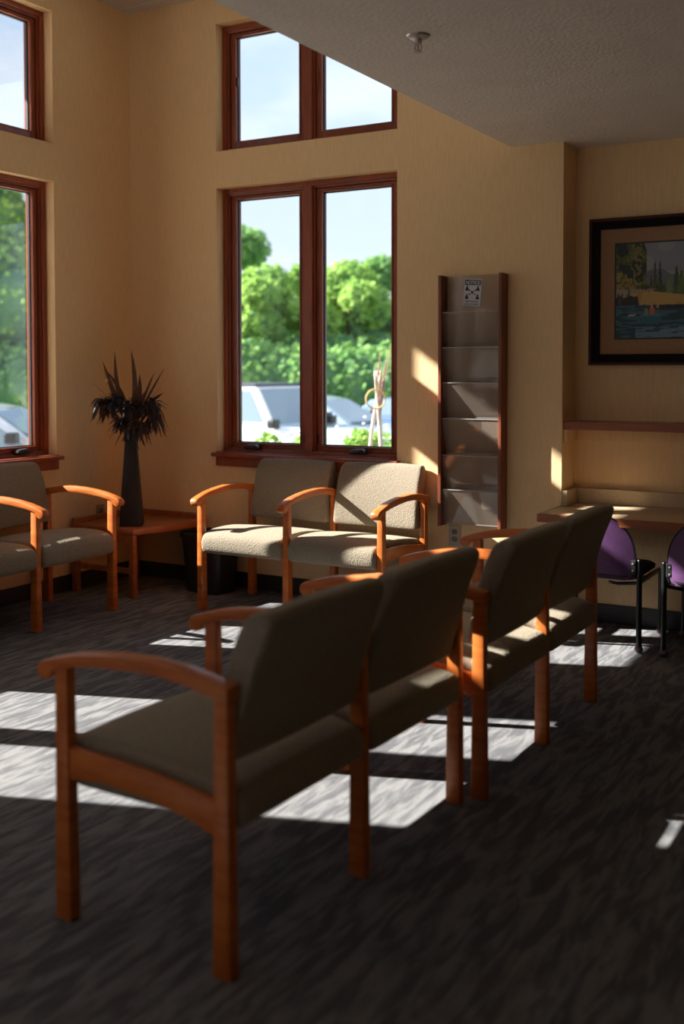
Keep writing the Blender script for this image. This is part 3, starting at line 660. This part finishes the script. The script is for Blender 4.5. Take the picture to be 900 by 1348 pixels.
loc(obj('support_cleat', B(((AX + .03, AY - .03, DZ - .12), (5.6, AY - .001, DZ - .042)), bev=.002), DESKW), dk)

# ------------------------------------------------------------------ purple chairs
def purple(label):
    r = empty('purple_chair'); tag(r, label, 'chair', 'purple chairs at the wall desk')
    w = .225
    for s in (-1, 1):
        bm = bmesh.new(); tube(bm, [(s * w, 0, .03), (s * w, 0, .447)], .0135, 12); ball(bm, (s * w, 0, .447), .0135, 1); lg = obj('rear_leg', bm, BLACKM, r, smooth=.8)
        bm = bmesh.new(); ball(bm, (s * w, 0, .02), .0215, 2, (1, 1, .95)); obj('glide', bm, FOOTB, lg, smooth=4)
        bm = bmesh.new(); tube(bm, [(s * w, .43, .03), (s * w, .43, .30), (s * w, .415, .33), (s * w, .385, .343)], .0125, 12); lg = obj('front_leg', bm, BLACKM, r, smooth=.8)
        bm = bmesh.new(); ball(bm, (s * w, .43, .02), .0215, 2, (1, 1, .95)); obj('glide', bm, FOOTB, lg, smooth=4)
        bm = bmesh.new(); tube(bm, [(s * w, .012, .345), (s * w, .20, .345), (s * w, .39, .343)], .0125, 12); obj('side_rail', bm, BLACKM, r, smooth=.8)
        bm = bmesh.new(); box(bm, (s * (w - .045), -.018, .385), (s * (w - .012), .006, .452), .004); br = obj('back_bracket', bm, BLACKP, r)
        bm = bmesh.new()
        for z in (.402, .436): cyl(bm, (s * (w - .028), -.021, z), (s * (w - .028), -.017, z), .005, 10)
        obj('screw', bm, PLATE, br)
        bm = bmesh.new(); tube(bm, [(s * w, .03, .335), (s * (w - .13), .09, .31), (s * (w - .19), .16, .30)], .009, 8); obj('seat_brace', bm, BLACKM, r, smooth=.8)
    bm = bmesh.new(); tube(bm, [(-w, .20, .333), (w, .20, .333)], .010, 8); obj('cross_bar', bm, BLACKM, r, smooth=.8)
    # back shell: rounded top, flat lower edge
    def shell(bm, k, y0, y1, zt, zb):
        pts_ = []
        N = 26
        for i in range(N + 1):
            a = PI * i / N; x = math.cos(a); z = max(0.0, math.sin(a))
            pts_.append((k * (abs(x) ** .85) * (1 if x > 0 else -1), .44 + (zt - .44) * z ** .9))
        pts_ += [(-k * .985, .40), (-k * .93, zb + .02), (-k * .80, zb), (k * .80, zb), (k * .93, zb + .02), (k * .985, .40)]
        # grid-free fan keeps the outline; curved in plan
        rings = []
        for y, g in ((y0, 1.0), (y0 - .004, .97), (y1, .97), (y1 + .004 if y1 < y0 else y1, 1.0)): pass
        f0 = [bm.verts.new((x, y0 - .035 * (1 - (x / k) ** 2) + .0, z)) for x, z in pts_]; f1 = [bm.verts.new((x, y1 - .035 * (1 - (x / k) ** 2), z)) for x, z in pts_]
        c = [(0, (zt + zb) / 2)]; n = len(pts_)
        for y, ring, flip in ((y0, f0, 0), (y1, f1, 1)):
            inner = ring
            for sc_ in (.75, .5, .25):
                nr = [bm.verts.new((x * sc_, y - .035 * (1 - (x * sc_ / k) ** 2), c[0][1] + (z - c[0][1]) * sc_)) for x, z in pts_]
                for i in range(n): bm.faces.new((inner[i], inner[(i + 1) % n], nr[(i + 1) % n], nr[i]))
                inner = nr
            cv = bm.verts.new((0, y - .035, c[0][1]))
            for i in range(n): bm.faces.new((inner[i], inner[(i + 1) % n], cv))
        for i in range(n): bm.faces.new((f0[i], f0[(i + 1) % n], f1[(i + 1) % n], f1[i]))
        bmesh.ops.recalc_face_normals(bm, faces=bm.faces); return bm
    bm = bmesh.new(); shell(bm, .205, -.012, -.002, .665, .352); bk = obj('back_shell', bm, PURP, r, smooth=.7)
    bm = bmesh.new(); pts_ = []
    for i in range(25): a = PI * i / 24; x = math.cos(a); pts_.append((.209 * abs(x) ** .85 * (1 if x > 0 else -1), -.006 - .035 * (1 - abs(x) ** 1.7), .44 + .229 * max(0.0, math.sin(a)) ** .9))
    pts_ = [(.200, -.003, .36)] + pts_ + [(-.200, -.003, .36)]
    tube(bm, pts_, .005, 6); obj('edge_trim', bm, BLACKP, bk, smooth=.9)
    bm = bmesh.new(); loft(bm, [(.352, [(x, y + .20) for x, y in rrect(.40, .44, .07, 6)]), (.358, [(x, y + .20) for x, y in rrect(.425, .46, .08, 6)]), (.374, [(x, y + .20) for x, y in rrect(.43, .465, .08, 6)]), (.384, [(x, y + .20) for x, y in rrect(.40, .44, .07, 6)])], True, True)
    obj('seat', bm, DKSEAT, r, smooth=.9)
    return r
pA = purple('purple-backed chair at the desk, half hidden behind the second pair of linked armchairs'); pA.location = (3.236, -.335, 0)
pB = copy_tree(pA); pB.location = (3.806, -.345, 0); pB['label'] = 'purple-backed chair at the right edge of the picture, tucked at the desk'

# ------------------------------------------------------------------ sprinkler
sp = empty('fire_sprinkler', (3.081, -1.996, ZS)); tag(sp, 'small metal fire sprinkler head under the lower ceiling', 'sprinkler')
bm = bmesh.new(); cyl(bm, (0, 0, -.006), (0, 0, 0), .040, 28, .044); cyl(bm, (0, 0, -.012), (0, 0, -.006), .026, 24, .036); obj('escutcheon', bm, SPRK, sp, smooth=.6)
bm = bmesh.new(); cyl(bm, (0, 0, -.030), (0, 0, -.012), .012, 14); obj('body', bm, SPRK, sp, smooth=.6)
bm = bmesh.new()
for s in (-1, 1): tube(bm, [(s * .010, 0, -.030), (s * .014, 0, -.044), (s * .004, 0, -.056)], .0028, 6)
obj('frame_arms', bm, SPRK, sp)
bm = bmesh.new(); cyl(bm, (0, 0, -.0595), (0, 0, -.056), .014, 16); obj('deflector', bm, SPRK, sp, smooth=.6)
bm = bmesh.new(); tube(bm, [(0, 0, -.054), (0, 0, -.031)], .0022, 6); obj('bulb', bm, mat('bulb_red', (.4, .02, .01), .2), sp)

# ------------------------------------------------------------------ outside
def at(px, depth, z=0.0):
    p = CAM + depth * (fw + rt * (px - 450) / F); return Vector((p.x, p.y, z))
GZ = -.72
struct('parking_lot', B(((-60, -40, GZ - .1), (60, 70, GZ))), ASPH)
def bed(name, a, b): return struct(name, B((a, b), bev=.02), SOIL)
bed('planting_bed', (-WT - .001, .401, GZ + .001), (9, 4.6, -.06)); struct('bounce_walkway', B(((-6, -14, GZ + .001), (-WT - .01, 4.6, -.062))), CURB)  # pale walkway is unseen, added to bounce sunlight into the room
struct('curb', B(((-4.8, 4.6, GZ + .001), (9, 4.78, GZ + .14))), CURB)
struct('grass_verge', B(((-45, 17.5, GZ + .001), (40, 60, GZ + .12)), ((-50, -30, GZ + .001), (-16, 17.5, GZ + .119))), GRASS)

def leafball(bm, c, r, n, size, flat_=.8):
    for k in range(n):
        z = rnd.uniform(-1, 1); th = rnd.uniform(0, 2 * PI); q = math.sqrt(1 - z * z); rr = r * rnd.uniform(.72, 1.06)
        p = Vector((c[0] + rr * q * math.cos(th), c[1] + rr * q * math.sin(th), c[2] + rr * z * flat_))
        s = size * rnd.uniform(.6, 1.3); a = Vector((rnd.gauss(0, 1), rnd.gauss(0, 1), rnd.gauss(0, .7))).normalized(); b = a.orthogonal().normalized() * s * .45; a = a * s * .5
        bm.faces.new([bm.verts.new(p - a), bm.verts.new(p - b), bm.verts.new(p + a), bm.verts.new(p + b)])
def tree(p, h, cr_, m_, label, n=9, leaf=.20, dens=800):
    r = empty('tree', (p.x, p.y, p.z)); tag(r, label, 'tree', 'trees beyond the parking lot')
    bm = bmesh.new(); tube(bm, [(0, 0, 0), (.05, 0, h * .25), (0, .05, h * .6)], [.2, .15, .08], 8)
    for k in range(5):
        a = k * 1.3; tube(bm, [(0, 0, h * .25 + k * .06 * h), (math.cos(a) * cr_ * .5, math.sin(a) * cr_ * .5, h * .45 + .07 * k * h)], [.07, .03], 6)
    obj('trunk', bm, BARK, r)
    bm = bmesh.new(); core = bmesh.new()
    for k in range(n):
        a = rnd.uniform(0, 2 * PI); q = cr_ * .62 * math.sqrt(rnd.random()); zz = h * rnd.uniform(.22, .84); br = cr_ * rnd.uniform(.34, .52) * (1.15 - .45 * zz / h)
        c = (math.cos(a) * q * (1.2 - .55 * zz / h), math.sin(a) * q * (1.2 - .55 * zz / h), zz)
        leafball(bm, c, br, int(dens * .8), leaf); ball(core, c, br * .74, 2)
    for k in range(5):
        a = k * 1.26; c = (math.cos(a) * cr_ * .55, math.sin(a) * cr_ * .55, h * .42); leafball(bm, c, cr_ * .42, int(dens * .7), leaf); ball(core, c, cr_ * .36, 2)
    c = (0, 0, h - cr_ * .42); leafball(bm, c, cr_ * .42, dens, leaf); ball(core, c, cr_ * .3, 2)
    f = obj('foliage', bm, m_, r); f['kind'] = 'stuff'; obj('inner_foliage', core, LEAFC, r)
    return r
T = [ (-35, 31.5, 8.6, 3.3, 0, 'bright tall tree filling the left window'), (12, 35.5, 7.4, 2.8, 1, 'mid green tree at the right edge of the left window'),  
     (318, 37.5, 7.0, 2.3, 1, 'taller tree at the left side of the double window'), (350, 33.0, 5.2, 2.1, 0, 'low bright green tree above the white off-roader'),
     (408, 38.5, 5.8, 2.0, 0, 'bright tree behind the middle post of the double window'), (458, 33.0, 5.3, 2.1, 0, 'mid green tree in the right pane above the silver-blue car'), (502, 39, 6.1, 2.0, 1, 'farther mid green tree in the right pane behind the garden stakes'),
     (548, 34.0, 4.4, 2.0, 2, 'dark bluish tree at the right edge of the double window')]
for px, dd, top, cr_, k, lb in T:
    z = GZ + .1; tree(at(px, dd, z), top - z - .45, cr_, (LEAFA, LEAFB, LEAFC)[k], lb)
# hedge that closes the gaps under the crowns
bm = bmesh.new(); core = bmesh.new()
for px in range(-230, 640, 22):
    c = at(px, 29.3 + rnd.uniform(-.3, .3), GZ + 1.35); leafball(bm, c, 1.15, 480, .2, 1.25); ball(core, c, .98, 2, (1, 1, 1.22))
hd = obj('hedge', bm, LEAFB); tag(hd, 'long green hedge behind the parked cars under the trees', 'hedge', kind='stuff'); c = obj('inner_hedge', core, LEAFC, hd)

def car(kind, body_m, roof_m, p, rz, label, L=4.4, Wd=1.82, H=1.5):
    r = empty('car', (p.x, p.y, p.z), rz); tag(r, label, 'car')
    hw = Wd / 2
    if kind == 'boxy':
        low = [(-L / 2, .52), (-L / 2, 1.08), (-L / 2 + .05, 1.12), (.62, 1.12), (.70, 1.10), (L / 2 - .12, 1.03), (L / 2, .96), (L / 2, .50), (L / 2 - .1, .42), (-L / 2 + .1, .42)]
        gh = [(-L / 2 + .06, 1.12), (-L / 2 + .12, H - .05), (.22, H - .03), (.62, 1.12)]; rf = [(-L / 2 + .10, H - .06), (-L / 2 + .14, H), (.20, H), (.25, H - .05)]
        wins = [[(-L / 2 + .22, 1.17), (-L / 2 + .26, H - .12), (-.80, H - .12), (-.80, 1.17)], [(-.64, 1.17), (-.64, H - .12), (.12, H - .12), (.42, 1.17)]]
        wsh = ((.24, H - .09), (.60, 1.15)); wheels = (-1.25, 1.25); wr = .40
    else:
        low = [(-L / 2, .55), (-L / 2 + .03, .92), (-L / 2 + .20, 1.02), (.85, .98), (1.35, .92), (L / 2 - .15, .80), (L / 2, .62), (L / 2 - .03, .35), (-L / 2 + .08, .32)]
        gh = [(-L / 2 + .22, 1.0), (-L / 2 + .65, H - .08), (-L / 2 + 1.3, H - .01), (-.2, H), (.25, H - .07), (1.10, .96)]; rf = [(-L / 2 + .68, H - .09), (-L / 2 + 1.3, H + .005), (-.2, H + .01), (.24, H - .06), (-.2, H - .03), (-L / 2 + 1.3, H - .05)]
        wins = [[(-L / 2 + .5, 1.03), (-L / 2 + .80, H - .13), (-L / 2 + 1.25, H - .09), (-L / 2 + 1.25, 1.03)], [(-L / 2 + 1.33, 1.03), (-L / 2 + 1.33, H - .09), (-.18, H - .09), (-.18, 1.03)], [(-.10, 1.03), (-.10, H - .09), (.16, H - .13), (.82, 1.02)]]
        wsh = ((.30, H - .10), (1.06, 1.0)); wheels = (-1.35, 1.35); wr = .34
    bm = bmesh.new(); prism(bm, low, -hw, hw, .05, axis='Y'); obj('body', bm, body_m, r, smooth=.5)
    bm = bmesh.new(); k = .82 if kind != 'boxy' else .92; prism(bm, gh, -hw * k, hw * k, .03, axis='Y')
    zmax = max(p_[1] for p_ in gh); zmin = min(p_[1] for p_ in gh)
    for v in bm.verts: v.co.y *= 1 - (.16 if kind != 'boxy' else .06) * (v.co.z - zmin) / (zmax - zmin)
    cb = obj('cabin', bm, body_m, r, smooth=.5)
    sh = lambda z: hw * k * (1 - (.16 if kind != 'boxy' else .06) * (z - zmin) / (zmax - zmin))
    bm = bmesh.new(); prism(bm, rf, -sh(zmax) - .01, sh(zmax) + .01, .01, axis='Y'); obj('roof', bm, roof_m, r, smooth=.5)
    for wn_ in wins:
        for s in (-1, 1):
            bm = bmesh.new(); v0 = [bm.verts.new((a, s * (sh(z) + .004), z)) for a, z in wn_]; v1 = [bm.verts.new((a, s * (sh(z) - .02), z)) for a, z in wn_]; n = len(wn_)
            fs = [bm.faces.new(v0), bm.faces.new(v1[::-1])] + [bm.faces.new((v0[i], v1[i], v1[(i + 1) % n], v0[(i + 1) % n])) for i in range(n)]; bmesh.ops.recalc_face_normals(bm, faces=fs)
            obj('side_window', bm, CGLASS, cb)
    bm = bmesh.new(); (a0, z0), (a1, z1) = wsh; q0, q1 = sh(z0) - .08, sh(z1) - .08; e = Vector((z0 - z1, 0, a1 - a0)).normalized() * .02
    vv = [Vector((a0, -q0, z0)), Vector((a0, q0, z0)), Vector((a1, q1, z1)), Vector((a1, -q1, z1))]
    if kind == 'boxy': off = Vector((.03, 0, .0))
    else: off = Vector((.01, 0, .022))
    v0 = [bm.verts.new(v + off) for v in vv]; v1 = [bm.verts.new(v + off - Vector((.02, 0, .01))) for v in vv]
    fs = [bm.faces.new(v0), bm.faces.new(v1[::-1])] + [bm.faces.new((v0[i], v1[i], v1[(i + 1) % 4], v0[(i + 1) % 4])) for i in range(4)]; bmesh.ops.recalc_face_normals(bm, faces=fs); obj('windshield', bm, CGLASS, cb)
    for wx in wheels:
        for s in (-1, 1):
            bm = bmesh.new(); cyl(bm, (wx, s * (hw - .20), wr), (wx, s * (hw + .02), wr), wr, 24); wo_ = obj('wheel', bm, TYRE, r, smooth=.6)
            bm = bmesh.new(); cyl(bm, (wx, s * (hw + .015), wr), (wx, s * (hw + .03), wr), wr * .62, 20); obj('rim', bm, RIM, wo_, smooth=.6)
    for s in (-1, 1):
        bm = bmesh.new(); hz = .88 if kind == 'boxy' else .72
        cyl(bm, (L / 2 - .08, s * (hw - .30), hz), (L / 2 + .02, s * (hw - .30), hz), .10, 16); obj('headlight', bm, LAMPM, r, smooth=.6)
        bm = bmesh.new(); box(bm, (.62, s * (hw - .05), 1.08), (.78, s * (hw + .16), 1.24), .03); obj('side_mirror', bm, BLACKP, r)
    bm = bmesh.new(); box(bm, (L / 2 - .02, -hw * .9, .42), (L / 2 + .10, hw * .9, .60), .03); box(bm, (-L / 2 - .08, -hw * .9, .42), (-L / 2 + .02, hw * .9, .60), .03); obj('bumper', bm, BLACKP, r)
    return r
car('boxy', CARW, CROOF, at(356, 19.4, GZ), .0, 'white boxy off-road car with a dark roof, outside the left pane of the double window', L=3.9, H=1.84)
car('suv', CARS, CARS, at(425, 22.6, GZ), -.02, 'silver-blue car outside the right pane of the double window', L=4.6, H=1.52)
car('suv', CARD, CARD, at(588, 24.6, GZ), .0, 'deep blue car at the right edge of the double window, beyond the silver-blue one', L=4.6, H=1.46)
car('suv', CARG, CARG, at(-14, 15.5, GZ), .45, 'silver car outside the left window', L=4.6, H=1.60)

def shrub(p, r_, h, m_, label, flowers=0):
    r = empty('shrub', p); tag(r, label, 'shrub', 'shrubs in the bed outside the double window')
    bm = bmesh.new()
    for k in range(6): a = k * 1.1; tube(bm, [(0, 0, 0), (math.cos(a) * r_ * .3, math.sin(a) * r_ * .3, h * .75)], [.012, .005], 5)
    obj('stems', bm, BARK, r)
    bm = bmesh.new()
    for k in range(7): leafball(bm, (rnd.uniform(-.5, .5) * r_, rnd.uniform(-.5, .5) * r_, h * rnd.uniform(.3, .86)), r_ * .55, 110, .055)
    f = obj('leaves', bm, m_, r); f['kind'] = 'stuff'
    for k in range(flowers):
        a = rnd.uniform(0, 2 * PI); bm = bmesh.new(); ball(bm, (math.cos(a) * r_ * rnd.random(), -abs(math.sin(a)) * r_ * .7, h * rnd.uniform(.8, 1.05)), .022, 1, (1, 1, .6)); obj('blossom', bm, FLWM, r)
S_ = [(326, 10.1, .22, .78, 1, 3, 'small shrub behind the red planter at the left end of the bed'), (354, 10.6, .24, .82, 0, 5, 'green shrub with pale blossoms in the left pane'), (386, 10.0, .23, .84, 0, 5, 'rightmost shrub with pale blossoms in the left pane'), (419, 10.7, .22, .84, 1, 2, 'shrub mostly behind the middle post of the double window'),
      (462, 9.8, .25, .93, 0, 2, 'rounded green shrub left of the white garden stakes'), (486, 11.0, .27, .98, 0, 3, 'taller green shrub directly behind the white garden stakes'), (523, 10.1, .25, .88, 1, 7, 'shrub with white blossoms right of the garden stakes')]
for px, dd, r_, h, k, fl, lb in S_: shrub(at(px, dd, -.06), r_, h, (LEAFA, LEAFB)[k], lb, fl)
p = at(321, 9.25, -.06)
pl = empty('red_planter_box', p); tag(pl, 'dark red planter box low in the left pane outside', 'planter')
obj('box_wall', B(((-.16, -.13, 0), (.10, .13, .78)), bev=.01), REDBOX, pl); obj('soil', B(((-.14, -.11, .78), (.08, .11, .795))), SOIL, pl)
gp = at(497, 9.5, -.06)
gs = empty('garden_stakes', gp); tag(gs, 'white tripod of garden stakes with a rope ring, outside the right pane', 'garden ornament')
for dx, dy, tx in ((-.14, -.05, .02), (.11, -.06, -.02), (0, .14, 0)):
    bm = bmesh.new(); tube(bm, [(dx, dy, 0), (dx * .4 + tx * .5, dy * .4, .9), (tx * 1.2 - dx * .05, -dy * .05, 1.42)], [.017, .016, .011], 8); obj('stake', bm, BIRCH, gs, smooth=.9)
bm = bmesh.new()
c0 = Vector((0, -.04, 1.17)); d0 = rt
tube(bm, [c0 + rt * .085 * math.cos(k / 20 * 2 * PI) + Vector((0, 0, .085 * math.sin(k / 20 * 2 * PI))) for k in range(21)], .009, 6); obj('rope_ring', bm, RINGM, gs, smooth=.9)
for k in range(9):
    bm = bmesh.new(); a = rnd.uniform(-.03, .15); tube(bm, [(rnd.uniform(-.02, .02), 0, .95), (a * .4, rnd.uniform(-.03, .03), 1.32), (a, rnd.uniform(-.05, .05), rnd.uniform(1.45, 1.66))], [.006, .005, .002], 5); obj('twig', bm, TWIG, gs)
